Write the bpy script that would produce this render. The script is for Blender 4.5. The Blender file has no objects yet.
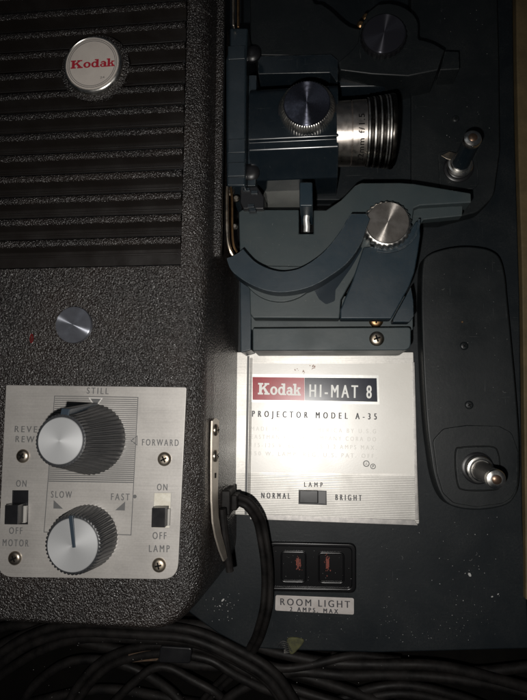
import bpy, bmesh, math, random
from mathutils import Vector, Matrix
random.seed(7)
MM = 0.001
PI = math.pi
sc = bpy.context.scene
col = sc.collection

# ---------------------------------------------------------------- camera
CH = 350.0                                   # camera height above the deck, mm
FPX = 526.0
_n = Vector((318 - 263.5, -(405 - 350), -FPX)).normalized()
RC = _n.rotation_difference(Vector((0, 0, -1))).to_matrix()
cd = bpy.data.cameras.new('camera')
cd.sensor_fit = 'VERTICAL'; cd.sensor_height = 24.0; cd.lens = FPX / 700 * 24.0
cd.clip_start = 0.01; cd.clip_end = 20
cam = bpy.data.objects.new('camera', cd); col.objects.link(cam)
cam.matrix_world = Matrix.Translation((0, 0, CH * MM)) @ RC.to_4x4()
sc.camera = cam

def P(px, py, z):
    """surveyed position (mm) of a feature seen at px,py whose height is z"""
    d = RC @ Vector((px - 263.5, -(py - 350), -FPX))
    t = (z - CH) / d.z
    return Vector((d.x * t, d.y * t))
def PP(pts, z): return [P(x, y, z) for x, y in pts]
def mmpx(z): return (CH - z) / FPX

# ---------------------------------------------------------------- materials
def mat(name, color, rough=.5, metal=0.0, spec=.5, coat=0.0, noise=None, bump=None, aniso=0.0, rvar=None, col2=None, wear=0.0):
    m = bpy.data.materials.new(name); m.use_nodes = True
    nt = m.node_tree; b = nt.nodes['Principled BSDF']
    b.inputs['Base Color'].default_value = (*color, 1)
    b.inputs['Roughness'].default_value = rough
    b.inputs['Metallic'].default_value = metal
    b.inputs['Specular IOR Level'].default_value = spec
    b.inputs['Coat Weight'].default_value = coat
    b.inputs['Coat Roughness'].default_value = .34
    N = nt.nodes.new; L = nt.links.new
    tc = N('ShaderNodeTexCoord')
    if col2 is not None:                     # slow stain-like variation of colour
        n = N('ShaderNodeTexNoise'); n.inputs['Scale'].default_value = noise or 40; n.inputs['Detail'].default_value = 6
        n.inputs['Roughness'].default_value = .65
        L(tc.outputs['Object'], n.inputs['Vector'])
        r = N('ShaderNodeValToRGB'); r.color_ramp.elements[0].position = .38; r.color_ramp.elements[1].position = .66
        r.color_ramp.elements[0].color = (*color, 1); r.color_ramp.elements[1].color = (*col2, 1)
        L(n.outputs['Fac'], r.inputs['Fac']); L(r.outputs['Color'], b.inputs['Base Color'])
    if rvar:
        n = N('ShaderNodeTexNoise'); n.inputs['Scale'].default_value = rvar[0]; n.inputs['Detail'].default_value = 8
        L(tc.outputs['Object'], n.inputs['Vector'])
        mr = N('ShaderNodeMapRange'); mr.inputs['To Min'].default_value = rvar[1]; mr.inputs['To Max'].default_value = rvar[2]
        mr.inputs['From Min'].default_value = .3; mr.inputs['From Max'].default_value = .7
        L(n.outputs['Fac'], mr.inputs['Value']); L(mr.outputs['Result'], b.inputs['Roughness'])
    if bump:
        n = N('ShaderNodeTexNoise'); n.inputs['Scale'].default_value = bump[0]; n.inputs['Detail'].default_value = 3
        L(tc.outputs['Object'], n.inputs['Vector'])
        bp = N('ShaderNodeBump'); bp.inputs['Strength'].default_value = bump[1]; bp.inputs['Distance'].default_value = bump[2]
        L(n.outputs['Fac'], bp.inputs['Height']); L(bp.outputs['Normal'], b.inputs['Normal'])
    if aniso:
        b.inputs['Anisotropic'].default_value = aniso; b.inputs['Anisotropic Rotation'].default_value = .25
        t = N('ShaderNodeTangent'); t.direction_type = 'RADIAL'; t.axis = 'Z'
        L(t.outputs['Tangent'], b.inputs['Tangent'])
    if wear:
        def ramp(src, lo, hi):
            r = N('ShaderNodeMapRange'); r.inputs['From Min'].default_value = lo; r.inputs['From Max'].default_value = hi; L(src, r.inputs['Value']); return r.outputs['Result']
        def mul(a, c):
            k = N('ShaderNodeMath'); k.operation = 'MULTIPLY'; L(a, k.inputs[0])
            if isinstance(c, float): k.inputs[1].default_value = c
            else: L(c, k.inputs[1])
            return k.outputs[0]
        def noise_(sc_, det, vec=None, dist=0):
            n = N('ShaderNodeTexNoise'); n.inputs['Scale'].default_value = sc_; n.inputs['Detail'].default_value = det; n.inputs['Roughness'].default_value = .7
            n.inputs['Distortion'].default_value = dist; L(vec or tc.outputs['Object'], n.inputs['Vector']); return n.outputs['Fac']
        def over(fac, colr):
            mx = N('ShaderNodeMixRGB'); mx.inputs['Color2'].default_value = (*colr, 1); L(fac, mx.inputs['Fac'])
            src = b.inputs['Base Color'].links[0].from_socket if b.inputs['Base Color'].links else None
            if src: L(src, mx.inputs['Color1'])
            else: mx.inputs['Color1'].default_value = (*color, 1)
            L(mx.outputs['Color'], b.inputs['Base Color'])
        # uneven settled dust film
        over(mul(mul(ramp(noise_(45, 9, dist=.5), .42, .72), ramp(noise_(900, 3), .35, .75)), .55), (.030, .031, .030))
        # hair scratches in two directions
        for k, (sx_, sy_, rz) in enumerate(((60, 1500, .5), (1300, 50, .25))):
            mp = N('ShaderNodeMapping'); mp.inputs['Scale'].default_value = (sx_, sy_, 200); mp.inputs['Rotation'].default_value = (0, 0, rz)
            L(tc.outputs['Object'], mp.inputs['Vector'])
            over(mul(ramp(noise_(1, 2, mp.outputs[0]), .70, .78), .5), (.075, .078, .078))
        # rubbed edges
        bv = N('ShaderNodeBevel'); bv.samples = 4; bv.inputs['Radius'].default_value = .0009
        ge = N('ShaderNodeNewGeometry'); dt = N('ShaderNodeVectorMath'); dt.operation = 'DOT_PRODUCT'
        L(bv.outputs[0], dt.inputs[0]); L(ge.outputs['Normal'], dt.inputs[1])
        edge = ramp(dt.outputs['Value'], .985, .90)
        over(mul(mul(edge, ramp(noise_(220, 6), .44, .62)), wear), (.16, .165, .16))
    return m

M = {}
# dark brown-black wrinkle enamel of the housing
def wrinkle(name, c1, c2, scale, strength):
    m = mat(name, c1, .26, spec=.8)
    nt = m.node_tree; b = nt.nodes['Principled BSDF']; N = nt.nodes.new; L = nt.links.new
    tc = N('ShaderNodeTexCoord')
    n1 = N('ShaderNodeTexNoise'); n1.inputs['Scale'].default_value = scale; n1.inputs['Detail'].default_value = 2.5
    n1.inputs['Distortion'].default_value = .6
    v = N('ShaderNodeTexVoronoi'); v.inputs['Scale'].default_value = scale * .8; v.feature = 'SMOOTH_F1'
    L(tc.outputs['Object'], n1.inputs['Vector']); L(tc.outputs['Object'], v.inputs['Vector'])
    ad = N('ShaderNodeMath'); ad.operation = 'SUBTRACT'
    L(n1.outputs['Fac'], ad.inputs[0]); L(v.outputs['Distance'], ad.inputs[1])
    bp = N('ShaderNodeBump'); bp.inputs['Strength'].default_value = strength; bp.inputs['Distance'].default_value = .0008
    L(ad.outputs[0], bp.inputs['Height']); L(bp.outputs['Normal'], b.inputs['Normal'])
    n2 = N('ShaderNodeTexNoise'); n2.inputs['Scale'].default_value = 28; n2.inputs['Detail'].default_value = 7
    L(tc.outputs['Object'], n2.inputs['Vector'])
    r = N('ShaderNodeValToRGB'); r.color_ramp.elements[0].position = .4; r.color_ramp.elements[1].position = .68
    r.color_ramp.elements[0].color = (*c1, 1); r.color_ramp.elements[1].color = (*c2, 1)
    L(n2.outputs['Fac'], r.inputs['Fac'])
    # raised grain tips coloured paler, painting in the sparkle of the glossy enamel
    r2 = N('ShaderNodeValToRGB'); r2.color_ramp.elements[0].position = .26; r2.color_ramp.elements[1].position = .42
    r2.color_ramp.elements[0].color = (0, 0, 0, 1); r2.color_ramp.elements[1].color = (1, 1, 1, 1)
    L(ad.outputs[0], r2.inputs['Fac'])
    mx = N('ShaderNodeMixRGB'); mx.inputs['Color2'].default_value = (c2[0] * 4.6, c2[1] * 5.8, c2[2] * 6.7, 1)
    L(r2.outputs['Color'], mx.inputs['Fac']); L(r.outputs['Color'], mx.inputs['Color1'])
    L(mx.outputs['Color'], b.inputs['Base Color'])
    return m
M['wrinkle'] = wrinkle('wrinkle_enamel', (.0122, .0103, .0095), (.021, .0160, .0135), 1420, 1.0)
M['void'] = mat('dark_interior', (.004, .004, .004), .9, spec=.1)
M['slot'] = mat('smooth_slot_enamel', (.0105, .0086, .0076), .32, spec=.55, rvar=(70, .28, .5), bump=(350, .15, .0004))
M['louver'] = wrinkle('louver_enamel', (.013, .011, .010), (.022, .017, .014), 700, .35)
M['blue'] = mat('blue_enamel', (.0100, .0200, .0285), .38, spec=.42, noise=30, col2=(.0125, .0235, .0325), rvar=(45, .34, .52), bump=(260, .12, .0003), wear=.6)
M['blue_mid'] = mat('blue_bracket_enamel', (.0105, .017, .0225), .28, spec=.55, noise=30, col2=(.013, .0205, .0265), rvar=(60, .2, .38), wear=.6)
M['blue_gloss'] = mat('blue_gloss_enamel', (.0065, .0105, .0145), .20, spec=.55, noise=30, col2=(.008, .0125, .0165), rvar=(60, .15, .30), bump=(200, .06, .0003), wear=.6)
M['grey_blue'] = mat('grey_blue_enamel', (.025, .037, .041), .44, spec=.45, noise=26, col2=(.034, .044, .045), rvar=(40, .42, .6), bump=(300, .12, .0003), wear=.6)
M['deck'] = mat('deck_enamel', (.0040, .0062, .0080), .46, spec=.26, noise=18, col2=(.0055, .0080, .0100), rvar=(22, .42, .62), bump=(420, .15, .0003), wear=.35)
M['arm'] = mat('arm_enamel', (.0056, .0074, .0084), .40, spec=.36, noise=20, col2=(.0074, .0094, .0104), rvar=(30, .36, .55), bump=(420, .15, .0003), wear=.35)
M['black'] = mat('black_plastic', (.008, .008, .009), .32, spec=.5, rvar=(80, .25, .45))
M['rubber'] = mat('cord_rubber', (.0036, .0032, .0031), .6, spec=.17, rvar=(60, .45, .75), col2=(.012, .0105, .0098), noise=90, bump=(300, .15, .0004))
M['knob'] = mat('knob_plastic', (.020, .021, .023), .35, spec=.5, rvar=(90, .28, .48))
M['pointer'] = mat('pointer_plastic', (.020, .029, .040), .35)
M['chrome'] = mat('chrome', (.72, .70, .66), .28, 1.0, rvar=(160, .18, .42), bump=(700, .1, .0002))
M['steel'] = mat('worn_steel', (.42, .38, .33), .34, 1.0, noise=120, col2=(.30, .24, .17), rvar=(150, .25, .5), bump=(500, .15, .0002))
M['brass'] = mat('tarnished_brass', (.36, .22, .11), .38, 1.0, noise=150, col2=(.20, .12, .06))
M['copper'] = mat('worn_copper_tip', (.26, .17, .12), .35, .9, noise=200, col2=(.15, .10, .07))
M['cap'] = mat('spun_aluminium', (.33, .335, .34), .62, .5, aniso=.45, bump=(700, .05, .0002))
M['darkcap'] = mat('spun_dark_steel', (.20, .21, .24), .30, .7, aniso=1.0, noise=220, col2=(.16, .165, .19), bump=(500, .08, .0002))
M['discsteel'] = mat('spun_worn_disc', (.27, .25, .23), .36, .7, aniso=.98, noise=160, col2=(.18, .165, .15), bump=(600, .12, .0003))
M['lens_silver'] = mat('lens_silver', (.66, .60, .55), .30, 1.0, noise=60, col2=(.61, .55, .49), rvar=(300, .26, .36))
M['ink'] = mat('black_ink', (.03, .03, .035), .5)
M['ink_grey'] = mat('grey_ink', (.085, .085, .085), .5)
M['ink_faint'] = mat('pale_ink', (.58, .56, .51), .40, spec=.9)  # fine print ink, nearly as pale as the plate
M['hatch'] = mat('engraved_hatch', (.085, .085, .085), .5)
M['white_ink'] = mat('white_ink', (.80, .80, .76), .45)
M['red_ink'] = mat('red_ink', (.38, .018, .035), .5)
M['brand_red'] = mat('brand_red_enamel', (.36, .018, .030), .28, spec=.4, noise=300, col2=(.30, .015, .025))
M['brand_navy'] = mat('brand_navy_enamel', (.006, .009, .020), .24, spec=.4, noise=300, col2=(.012, .015, .03))
M['cream'] = mat('badge_cream', (.56, .51, .46), .5, noise=90, col2=(.50, .45, .41))
M['orange'] = mat('orange_red_mark', (.20, .026, .008), .6, noise=900, col2=(.05, .008, .004))
M['rust'] = mat('rust_stain', (.22, .10, .06), .8, noise=1500, col2=(.4, .25, .2))
M['tag'] = mat('tag_foil', (.46, .43, .41), .45, .25, noise=120, col2=(.38, .35, .33))
M['socket'] = mat('socket_black', (.0035, .0035, .004), .24, spec=.45)
M['green'] = mat('olive_cloth', (.06, .06, .02), .8, noise=300, col2=(.03, .03, .012))
M['white_bit'] = mat('white_fleck', (.34, .34, .33), .7)
M['brown_bit'] = mat('brown_fluff', (.09, .055, .03), .9, noise=300, col2=(.05, .03, .02))
M['slider_grey'] = mat('slider_grey', (.30, .29, .27), .4)
M['slot_pale'] = mat('slot_pale', (.50, .48, .42), .5, noise=300, col2=(.40, .37, .30))
M['dark_red'] = mat('dark_red_indicator', (.10, .006, .006), .3)

def striped_metal(name, base, dark, pitch, axis, y_split=None, top=None, glare_rough=.35, metal=.5, wear=0.12):
    """brushed sheet metal with fine printed lines below y_split (metres, real height on the plate)"""
    m = mat(name, base, glare_rough, metal, spec=.5, rvar=(60, glare_rough - .06, glare_rough + .1))
    nt = m.node_tree; b = nt.nodes['Principled BSDF']; N = nt.nodes.new; L = nt.links.new
    tc = N('ShaderNodeTexCoord'); sp = N('ShaderNodeSeparateXYZ'); L(tc.outputs['Object'], sp.inputs[0])
    # brushed grain: noise stretched along x
    mp = N('ShaderNodeMapping'); mp.inputs['Scale'].default_value = (30, 2600, 1)
    L(tc.outputs['Object'], mp.inputs['Vector'])
    n = N('ShaderNodeTexNoise'); n.inputs['Scale'].default_value = 1; n.inputs['Detail'].default_value = 3
    L(mp.outputs[0], n.inputs['Vector'])
    n2 = N('ShaderNodeTexNoise'); n2.inputs['Scale'].default_value = 900; n2.inputs['Detail'].default_value = 2
    L(tc.outputs['Object'], n2.inputs['Vector'])
    n3 = N('ShaderNodeTexNoise'); n3.inputs['Scale'].default_value = 35; n3.inputs['Detail'].default_value = 6
    L(tc.outputs['Object'], n3.inputs['Vector'])
    def mrange(src, lo, hi):
        r = N('ShaderNodeMapRange'); r.inputs['From Min'].default_value = .3; r.inputs['From Max'].default_value = .7
        r.inputs['To Min'].default_value = lo; r.inputs['To Max'].default_value = hi; L(src, r.inputs['Value']); return r.outputs['Result']
    g = N('ShaderNodeMath'); g.operation = 'MULTIPLY'
    L(mrange(n.outputs['Fac'], 1 - wear, 1 + wear), g.inputs[0]); L(mrange(n2.outputs['Fac'], 1 - wear * .7, 1 + wear * .7), g.inputs[1])
    g2 = N('ShaderNodeMath'); g2.operation = 'MULTIPLY'; L(g.outputs[0], g2.inputs[0]); L(mrange(n3.outputs['Fac'], .93, 1.06), g2.inputs[1])
    vm = N('ShaderNodeVectorMath'); vm.operation = 'SCALE'; vm.inputs[0].default_value = base; L(g2.outputs[0], vm.inputs['Scale'])
    out = vm.outputs['Vector']
    if pitch:
        w = N('ShaderNodeMath'); w.operation = 'MULTIPLY'; w.inputs[1].default_value = 2 * PI / pitch; L(sp.outputs['Y'], w.inputs[0])
        s = N('ShaderNodeMath'); s.operation = 'SINE'; L(w.outputs[0], s.inputs[0])
        gt = N('ShaderNodeMapRange'); gt.inputs['From Min'].default_value = -.1; gt.inputs['From Max'].default_value = .5
        L(s.outputs[0], gt.inputs['Value'])
        lt = N('ShaderNodeMath'); lt.operation = 'LESS_THAN'; lt.inputs[1].default_value = y_split; L(sp.outputs['Y'], lt.inputs[0])
        m1 = N('ShaderNodeMath'); m1.operation = 'MULTIPLY'; L(gt.outputs['Result'], m1.inputs[0]); L(lt.outputs[0], m1.inputs[1])
        mx = N('ShaderNodeMixRGB'); mx.inputs['Color2'].default_value = (*dark, 1)
        L(m1.outputs[0], mx.inputs['Fac']); L(out, mx.inputs['Color1']); out = mx.outputs['Color']
    L(out, b.inputs['Base Color'])
    bp = N('ShaderNodeBump'); bp.inputs['Strength'].default_value = .12; bp.inputs['Distance'].default_value = .0002
    L(n.outputs['Fac'], bp.inputs['Height']); L(bp.outputs['Normal'], b.inputs['Normal'])
    return m

# ---------------------------------------------------------------- mesh builder
class MB:
    def __init__(s): s.bm = bmesh.new()
    def prism(s, pts, z0, z1, top=None):
        """closed vertical prism; top = optional polygon for the upper face (draft)"""
        bm = s.bm
        a = sum(pts[i][0] * pts[(i + 1) % len(pts)][1] - pts[(i + 1) % len(pts)][0] * pts[i][1] for i in range(len(pts)))
        if a < 0:
            pts = list(reversed(pts)); top = list(reversed(top)) if top else None
        top = top or pts
        lo = [bm.verts.new((p[0] * MM, p[1] * MM, z0 * MM)) for p in pts]
        hi = [bm.verts.new((p[0] * MM, p[1] * MM, z1 * MM)) for p in top]
        n = len(pts)
        bm.faces.new(hi); bm.faces.new(list(reversed(lo)))
        for i in range(n): bm.faces.new((lo[i], lo[(i + 1) % n], hi[(i + 1) % n], hi[i]))
        return s
    def ring_prism(s, outer, inner, z0, z1):
        bm = s.bm; n = len(outer)
        V = [[bm.verts.new((p[0] * MM, p[1] * MM, z * MM)) for p in loop] for loop, z in ((outer, z0), (outer, z1), (inner, z1), (inner, z0))]
        for k in range(4):
            A, B = V[k], V[(k + 1) % 4]
            for i in range(n): bm.faces.new((A[i], A[(i + 1) % n], B[(i + 1) % n], B[i]))
        return s
    def sheet(s, pts, z):
        a = sum(pts[i][0] * pts[(i + 1) % len(pts)][1] - pts[(i + 1) % len(pts)][0] * pts[i][1] for i in range(len(pts)))
        if a < 0: pts = list(reversed(pts))
        s.bm.faces.new([s.bm.verts.new((p[0] * MM, p[1] * MM, z * MM)) for p in pts]); return s
    def box(s, x0, x1, y0, y1, z0, z1): return s.prism([(x0, y0), (x1, y0), (x1, y1), (x0, y1)], z0, z1)
    def lathe(s, prof, base, axis=(0, 0, 1), seg=48, teeth=0, amp=None, sharp=False, closed=True):
        """prof: [(r,h)] ; teeth+amp[i]: fluting depth on ring i"""
        bm = s.bm; ax = Vector(axis).normalized(); base = Vector(base)
        ref = Vector((1, 0, 0)) if abs(ax.x) < .9 else Vector((0, 1, 0))
        u = ax.cross(ref).normalized(); v = ax.cross(u)
        if teeth: seg = teeth * 6
        rings = []
        for i, (r, h) in enumerate(prof):
            ring = []
            for k in range(seg):
                a = 2 * PI * k / seg; rr = r
                if teeth and amp[i]:
                    c = math.cos(a * teeth)
                    rr = r - amp[i] * (.5 - .5 * (c if not sharp else max(-1, min(1, c * 1.6))))
                p = (base + ax * h + (u * math.cos(a) + v * math.sin(a)) * rr) * MM
                ring.append(bm.verts.new(p))
            rings.append(ring)
        for A, B in zip(rings, rings[1:]):
            for k in range(seg): bm.faces.new((A[k], A[(k + 1) % seg], B[(k + 1) % seg], B[k]))
        if closed:
            bm.faces.new(list(reversed(rings[0])))
            bm.faces.new(rings[-1])
        return s
    def tube(s, pts, r, seg=10, flat=1.0):
        bm = s.bm; pts = [Vector(p) for p in pts]; rings = []
        for i, p in enumerate(pts):
            d = (pts[min(i + 1, len(pts) - 1)] - pts[max(i - 1, 0)]).normalized()
            side = d.cross(Vector((0, 0, 1)))
            side = side.normalized() if side.length > .05 else Vector((1, 0, 0))
            up = side.cross(d).normalized()
            rings.append([bm.verts.new((p + side * math.cos(2 * PI * k / seg) * r + up * math.sin(2 * PI * k / seg) * r * flat) * MM) for k in range(seg)])
        for A, B in zip(rings, rings[1:]):
            for k in range(seg): bm.faces.new((A[k], A[(k + 1) % seg], B[(k + 1) % seg], B[k]))
        bm.faces.new(list(reversed(rings[0]))); bm.faces.new(rings[-1]); return s
    def text(s, string, a, b, hpx, z, space=1.0, bold=0.0, strike=0.0):
        """lettering whose baseline runs a->b (feature positions) on the surface at height z"""
        A, B = P(*a, z), P(*b, z)
        cu = bpy.data.curves.new('t', 'FONT'); cu.body = string; cu.space_character = space; cu.offset = bold
        cu.resolution_u = 4
        o = bpy.data.objects.new('t', cu); col.objects.link(o)
        me = bpy.data.meshes.new_from_object(o.evaluated_get(bpy.context.evaluated_depsgraph_get()))
        bpy.data.objects.remove(o); bpy.data.curves.remove(cu)
        xs = [v.co.x for v in me.vertices]; x0, x1 = min(xs), max(xs)
        cap = .729
        ux = (B - A); w = ux.length; ux.normalize(); uy = Vector((-ux.y, ux.x)); h = hpx * mmpx(z)
        vs = []
        strikes = ((0, 0),) if not strike else ((-strike / 2, 0), (strike / 2, .004), (0, .008))
        for dx, dz in strikes:
            vs = []
            for v in me.vertices:
                q = A + ux * ((v.co.x - x0) / (x1 - x0) * w + dx * h) + uy * (v.co.y / cap * h)
                vs.append(s.bm.verts.new((q.x * MM, q.y * MM, (z + dz) * MM)))
            for f in me.polygons:
                try: s.bm.faces.new([vs[i] for i in f.vertices])
                except ValueError: pass
        bpy.data.meshes.remove(me); return s
    def build(s, name, material, parent=None, bevel=0, seg=3, ang=35, smooth=True, label=None):
        bm = s.bm
        bmesh.ops.recalc_face_normals(bm, faces=bm.faces[:]) if not getattr(s, 'flat', 0) else None
        me = bpy.data.meshes.new(name); bm.to_mesh(me); bm.free()
        if smooth:
            me.shade_smooth(); me.set_sharp_from_angle(angle=math.radians(ang))
        me.materials.append(material)
        o = bpy.data.objects.new(name, me); col.objects.link(o)
        if parent: o.parent = parent
        if bevel:
            md = o.modifiers.new('bevel', 'BEVEL'); md.width = bevel * MM; md.segments = seg; md.limit_method = 'ANGLE'
            md.angle_limit = math.radians(38); md.harden_normals = False; md.use_clamp_overlap = True
            wn = o.modifiers.new('wn', 'WEIGHTED_NORMAL'); wn.keep_sharp = False
        if label: o['label'] = label
        return o
class Ink(MB):
    flat = 1
def cat(pts, n=6, closed=True):
    """Catmull-Rom through the points"""
    pts = [Vector(p) for p in pts]; out = []; N = len(pts)
    rng = range(N) if closed else range(N - 1)
    for i in rng:
        if closed: p0, p1, p2, p3 = pts[i - 1], pts[i], pts[(i + 1) % N], pts[(i + 2) % N]
        else: p0, p1, p2, p3 = pts[max(i - 1, 0)], pts[i], pts[i + 1], pts[min(i + 2, N - 1)]
        for k in range(n):
            t = k / n
            out.append(.5 * ((2 * p1) + (p2 - p0) * t + (2 * p0 - 5 * p1 + 4 * p2 - p3) * t * t + (3 * p1 - p0 - 3 * p2 + p3) * t ** 3))
    if not closed: out.append(pts[-1])
    return out
def fillet(pts, r, n=6):
    """round the corners of a polygon; r single or per corner"""
    out = []; N = len(pts); pts = [Vector(p) for p in pts]
    for i, p in enumerate(pts):
        rr = r[i] if isinstance(r, (list, tuple)) else r
        a, b = pts[i - 1], pts[(i + 1) % N]
        if rr <= 0: out.append(p); continue
        da, db = (a - p), (b - p); la, lb = da.length, db.length; da.normalize(); db.normalize()
        ang = da.angle(db)
        if ang > PI - .05: out.append(p); continue
        t = min(rr / math.tan(ang / 2), la * .48, lb * .48)
        p0, p1 = p + da * t, p + db * t
        for k in range(n + 1):
            s = k / n; out.append(p0 * (1 - s) ** 2 + p * 2 * s * (1 - s) + p1 * s * s)
    return out
def circ(c, r, n=32, a0=0, a1=2 * PI): return [(c[0] + r * math.cos(a0 + (a1 - a0) * k / n), c[1] + r * math.sin(a0 + (a1 - a0) * k / n)) for k in range(n)]
def offset(pts, d):
    pts = [Vector(p) for p in pts]; N = len(pts)
    a = sum(pts[i].x * pts[(i + 1) % N].y - pts[(i + 1) % N].x * pts[i].y for i in range(N)); s = 1 if a > 0 else -1
    out = []
    for i, p in enumerate(pts):
        t = (pts[(i + 1) % N] - pts[i - 1])
        if t.length < 1e-9: out.append(p); continue
        t.normalize(); out.append(p + Vector((t.y, -t.x)) * d * s)
    return out
def empty(name, label, cat_, group=None, loc=(0, 0, 0)):
    o = bpy.data.objects.new(name, None); col.objects.link(o); o.location = loc; o.empty_display_size = .02
    o['label'] = label; o['category'] = cat_
    if group: o['group'] = group
    return o
def tag(o, label=None, cat_=None, group=None, kind=None):
    if label: o['label'] = label
    if cat_: o['category'] = cat_
    if group: o['group'] = group
    if kind: o['kind'] = kind
    return o

def screw(c, z, r, parent, material='steel', name='screw', cross_rot=None, axis=(0, 0, 1), hexlike=False):
    """domed cross-recess screw; c=(x,y) mm, z = seat height"""
    m = MB(); rot = random.random() * PI if cross_rot is None else cross_rot
    prof = [(r * 1.0, 0), (r, r * .12), (r * .93, r * .26), (r * .75, r * .40), (r * .5, r * .48)]
    m.lathe(prof, (c[0], c[1], z), axis, seg=28)
    s = m.build(name, M[material], parent)
    k = MB(); ax = Vector(axis).normalized(); ref = Vector((1, 0, 0)) if abs(ax.x) < .9 else Vector((0, 1, 0))
    u = ax.cross(ref).normalized(); v = ax.cross(u)
    for j in range(2):
        d = u * math.cos(rot + j * PI / 2) + v * math.sin(rot + j * PI / 2); e = ax.cross(d)
        base = Vector((c[0], c[1], z)) + ax * (r * (.49 + .01 * j))
        w, l = r * .11, r * .48
        q = [base + d * l + e * w, base - d * l + e * w, base - d * l - e * w, base + d * l - e * w]
        vs = [k.bm.verts.new(p * MM) for p in q] + [k.bm.verts.new((p + ax * r * .02) * MM) for p in q]
        for f in ((4, 5, 6, 7), (3, 2, 1, 0), (0, 1, 5, 4), (1, 2, 6, 5), (2, 3, 7, 6), (3, 0, 4, 7)): k.bm.faces.new([vs[i] for i in f])
    k.build('cross_recess', M['void'], s if parent is None or parent.parent is None else None) if parent is not None and parent.parent is None else joined(k, s)
    return s
def joined(k, s):
    """put the recess into the screw's own mesh when the screw is already a sub-part"""
    bmesh.ops.recalc_face_normals(k.bm, faces=k.bm.faces[:])
    n0 = len(s.data.materials); s.data.materials.append(M['void'])
    for f in k.bm.faces: f.material_index = n0
    base = bmesh.new(); base.from_mesh(s.data)
    tmp = bpy.data.meshes.new('t'); k.bm.to_mesh(tmp); base.from_mesh(tmp); base.to_mesh(s.data); base.free(); k.bm.free(); bpy.data.meshes.remove(tmp)
    return s

# slab-serif brand lettering drawn as overlapping strokes, each a hair above the last
def slab_word(a, b, hpx, z):
    A, B = P(*a, z), P(*b, z); ux = B - A; w = ux.length; ux.normalize(); uy = Vector((-ux.y, ux.x)); h = hpx * mmpx(z)
    m = Ink(); lift = [0.0]
    W = 3.66; sx = w / W
    def T(x, y): q = A + ux * (x * sx) + uy * (y * h); return (q.x, q.y)
    def poly(x, pts): lift[0] += .004; m.sheet([T(x + p[0], p[1]) for p in pts], z + lift[0])
    def rect(x, x0, x1, y0, y1): poly(x, [(x0, y0), (x1, y0), (x1, y1), (x0, y1)])
    def ring(x, cx, cy, rx, ry, ix, iy):
        lift[0] += .004; n = 28; o = [T(x + cx + rx * math.cos(2 * PI * k / n), cy + ry * math.sin(2 * PI * k / n)) for k in range(n)]
        i_ = [T(x + cx + ix * math.cos(2 * PI * k / n), cy + iy * math.sin(2 * PI * k / n)) for k in range(n)]
        O = [m.bm.verts.new((p[0] * MM, p[1] * MM, (z + lift[0]) * MM)) for p in o]; I = [m.bm.verts.new((p[0] * MM, p[1] * MM, (z + lift[0]) * MM)) for p in i_]
        for k in range(n): m.bm.faces.new((O[k], O[(k + 1) % n], I[(k + 1) % n], I[k]))
    # K
    rect(0, .10, .34, 0, 1); rect(0, 0, .44, .85, 1); rect(0, 0, .44, 0, .15)
    poly(0, [(.34, .38), (.34, .58), (.62, .88), (.84, .88)]); rect(0, .54, .96, .85, 1)
    poly(0, [(.42, .56), (.58, .66), (.94, .12), (.66, .12)]); rect(0, .56, 1.02, 0, .15)
    # o
    ring(1.06, .31, .36, .31, .37, .12, .22)
    # d
    x = 1.72; ring(x, .29, .36, .29, .37, .11, .22); rect(x, .40, .61, 0, 1); rect(x, .28, .61, .86, 1); rect(x, .40, .71, 0, .13)
    # a
    x = 2.45; ring(x, .23, .22, .23, .23, .09, .10); rect(x, .32, .52, 0, .52); rect(x, .32, .60, 0, .12)
    poly(x, [(.04, .52), (.10, .66), (.26, .73), (.40, .70), (.52, .52), (.32, .50), (.24, .58), (.18, .50)])
    # k
    x = 3.02; rect(x, .06, .26, 0, 1); rect(x, -.02, .26, .86, 1); rect(x, -.02, .32, 0, .13)
    poly(x, [(.26, .28), (.26, .44), (.44, .62), (.58, .62)]); rect(x, .36, .62, .58, .70)
    poly(x, [(.32, .42), (.44, .50), (.62, .10), (.42, .10)]); rect(x, .34, .66, 0, .13)
    return m

# ================================================================= PROJECTOR
proj = empty('film_projector', 'old dark brown and navy blue film projector with silver control panel, lens and knobs', 'projector')

# ---- deck plate -----------------------------------------------------------
deck_poly = [(-58, 330), P(512.5, -40, 0), P(515, 130, 0), P(520, 300, 0), P(523, 520, 0), P(530, 649, 0), P(380, 653, 0), P(300, 651, 0), P(245, 648, 0), P(218, 634, 0), P(185, 610, 0), (-110, -70), (-110, 330)]
MB().prism(deck_poly, -14, 0).build('deck_plate', M['deck'], proj, bevel=1.2)

# ---- housing --------------------------------------------------------------
XR, YB, XL, YT, ZF, F = -59.6, -115.0, -255.0, 262.0, 80.0, 12.5
def rrect(x0, x1, y0, y1, r, n=10):
    out = []
    for cx, cy, a in ((x1 - r, y1 - r, 0), (x0 + r, y1 - r, PI / 2), (x0 + r, y0 + r, PI), (x1 - r, y0 + r, 3 * PI / 2)):
        for k in range(n + 1):
            t = a + PI / 2 * k / n; out.append((cx + r * math.cos(t), cy + r * math.sin(t)))
    return out
L_PER = (P(150, 200.9, 80).y - P(150, 245.3, 80).y) / 2
L0 = P(150, 266.0, 80).y
GX0, GX1, GY0, GY1 = -190.0, -72.8, L0, L0 + L_PER * 15
m = MB(); bm = m.bm
levels = []
for z, off in ((-4, 6.5), (30, 4.0), (58, 1.4), (ZF - F, 0)): levels.append((z, off))
for k in range(1, 9):
    t = PI / 2 * k / 8; levels.append((ZF - F + F * math.sin(t), -F * (1 - math.cos(t))))
loops = []
for z, off in levels:
    loops.append([bm.verts.new((x * MM, y * MM, z * MM)) for x, y in rrect(XL - off, XR + off, YB - off * .4, YT + off, 26 + off)])
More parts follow.
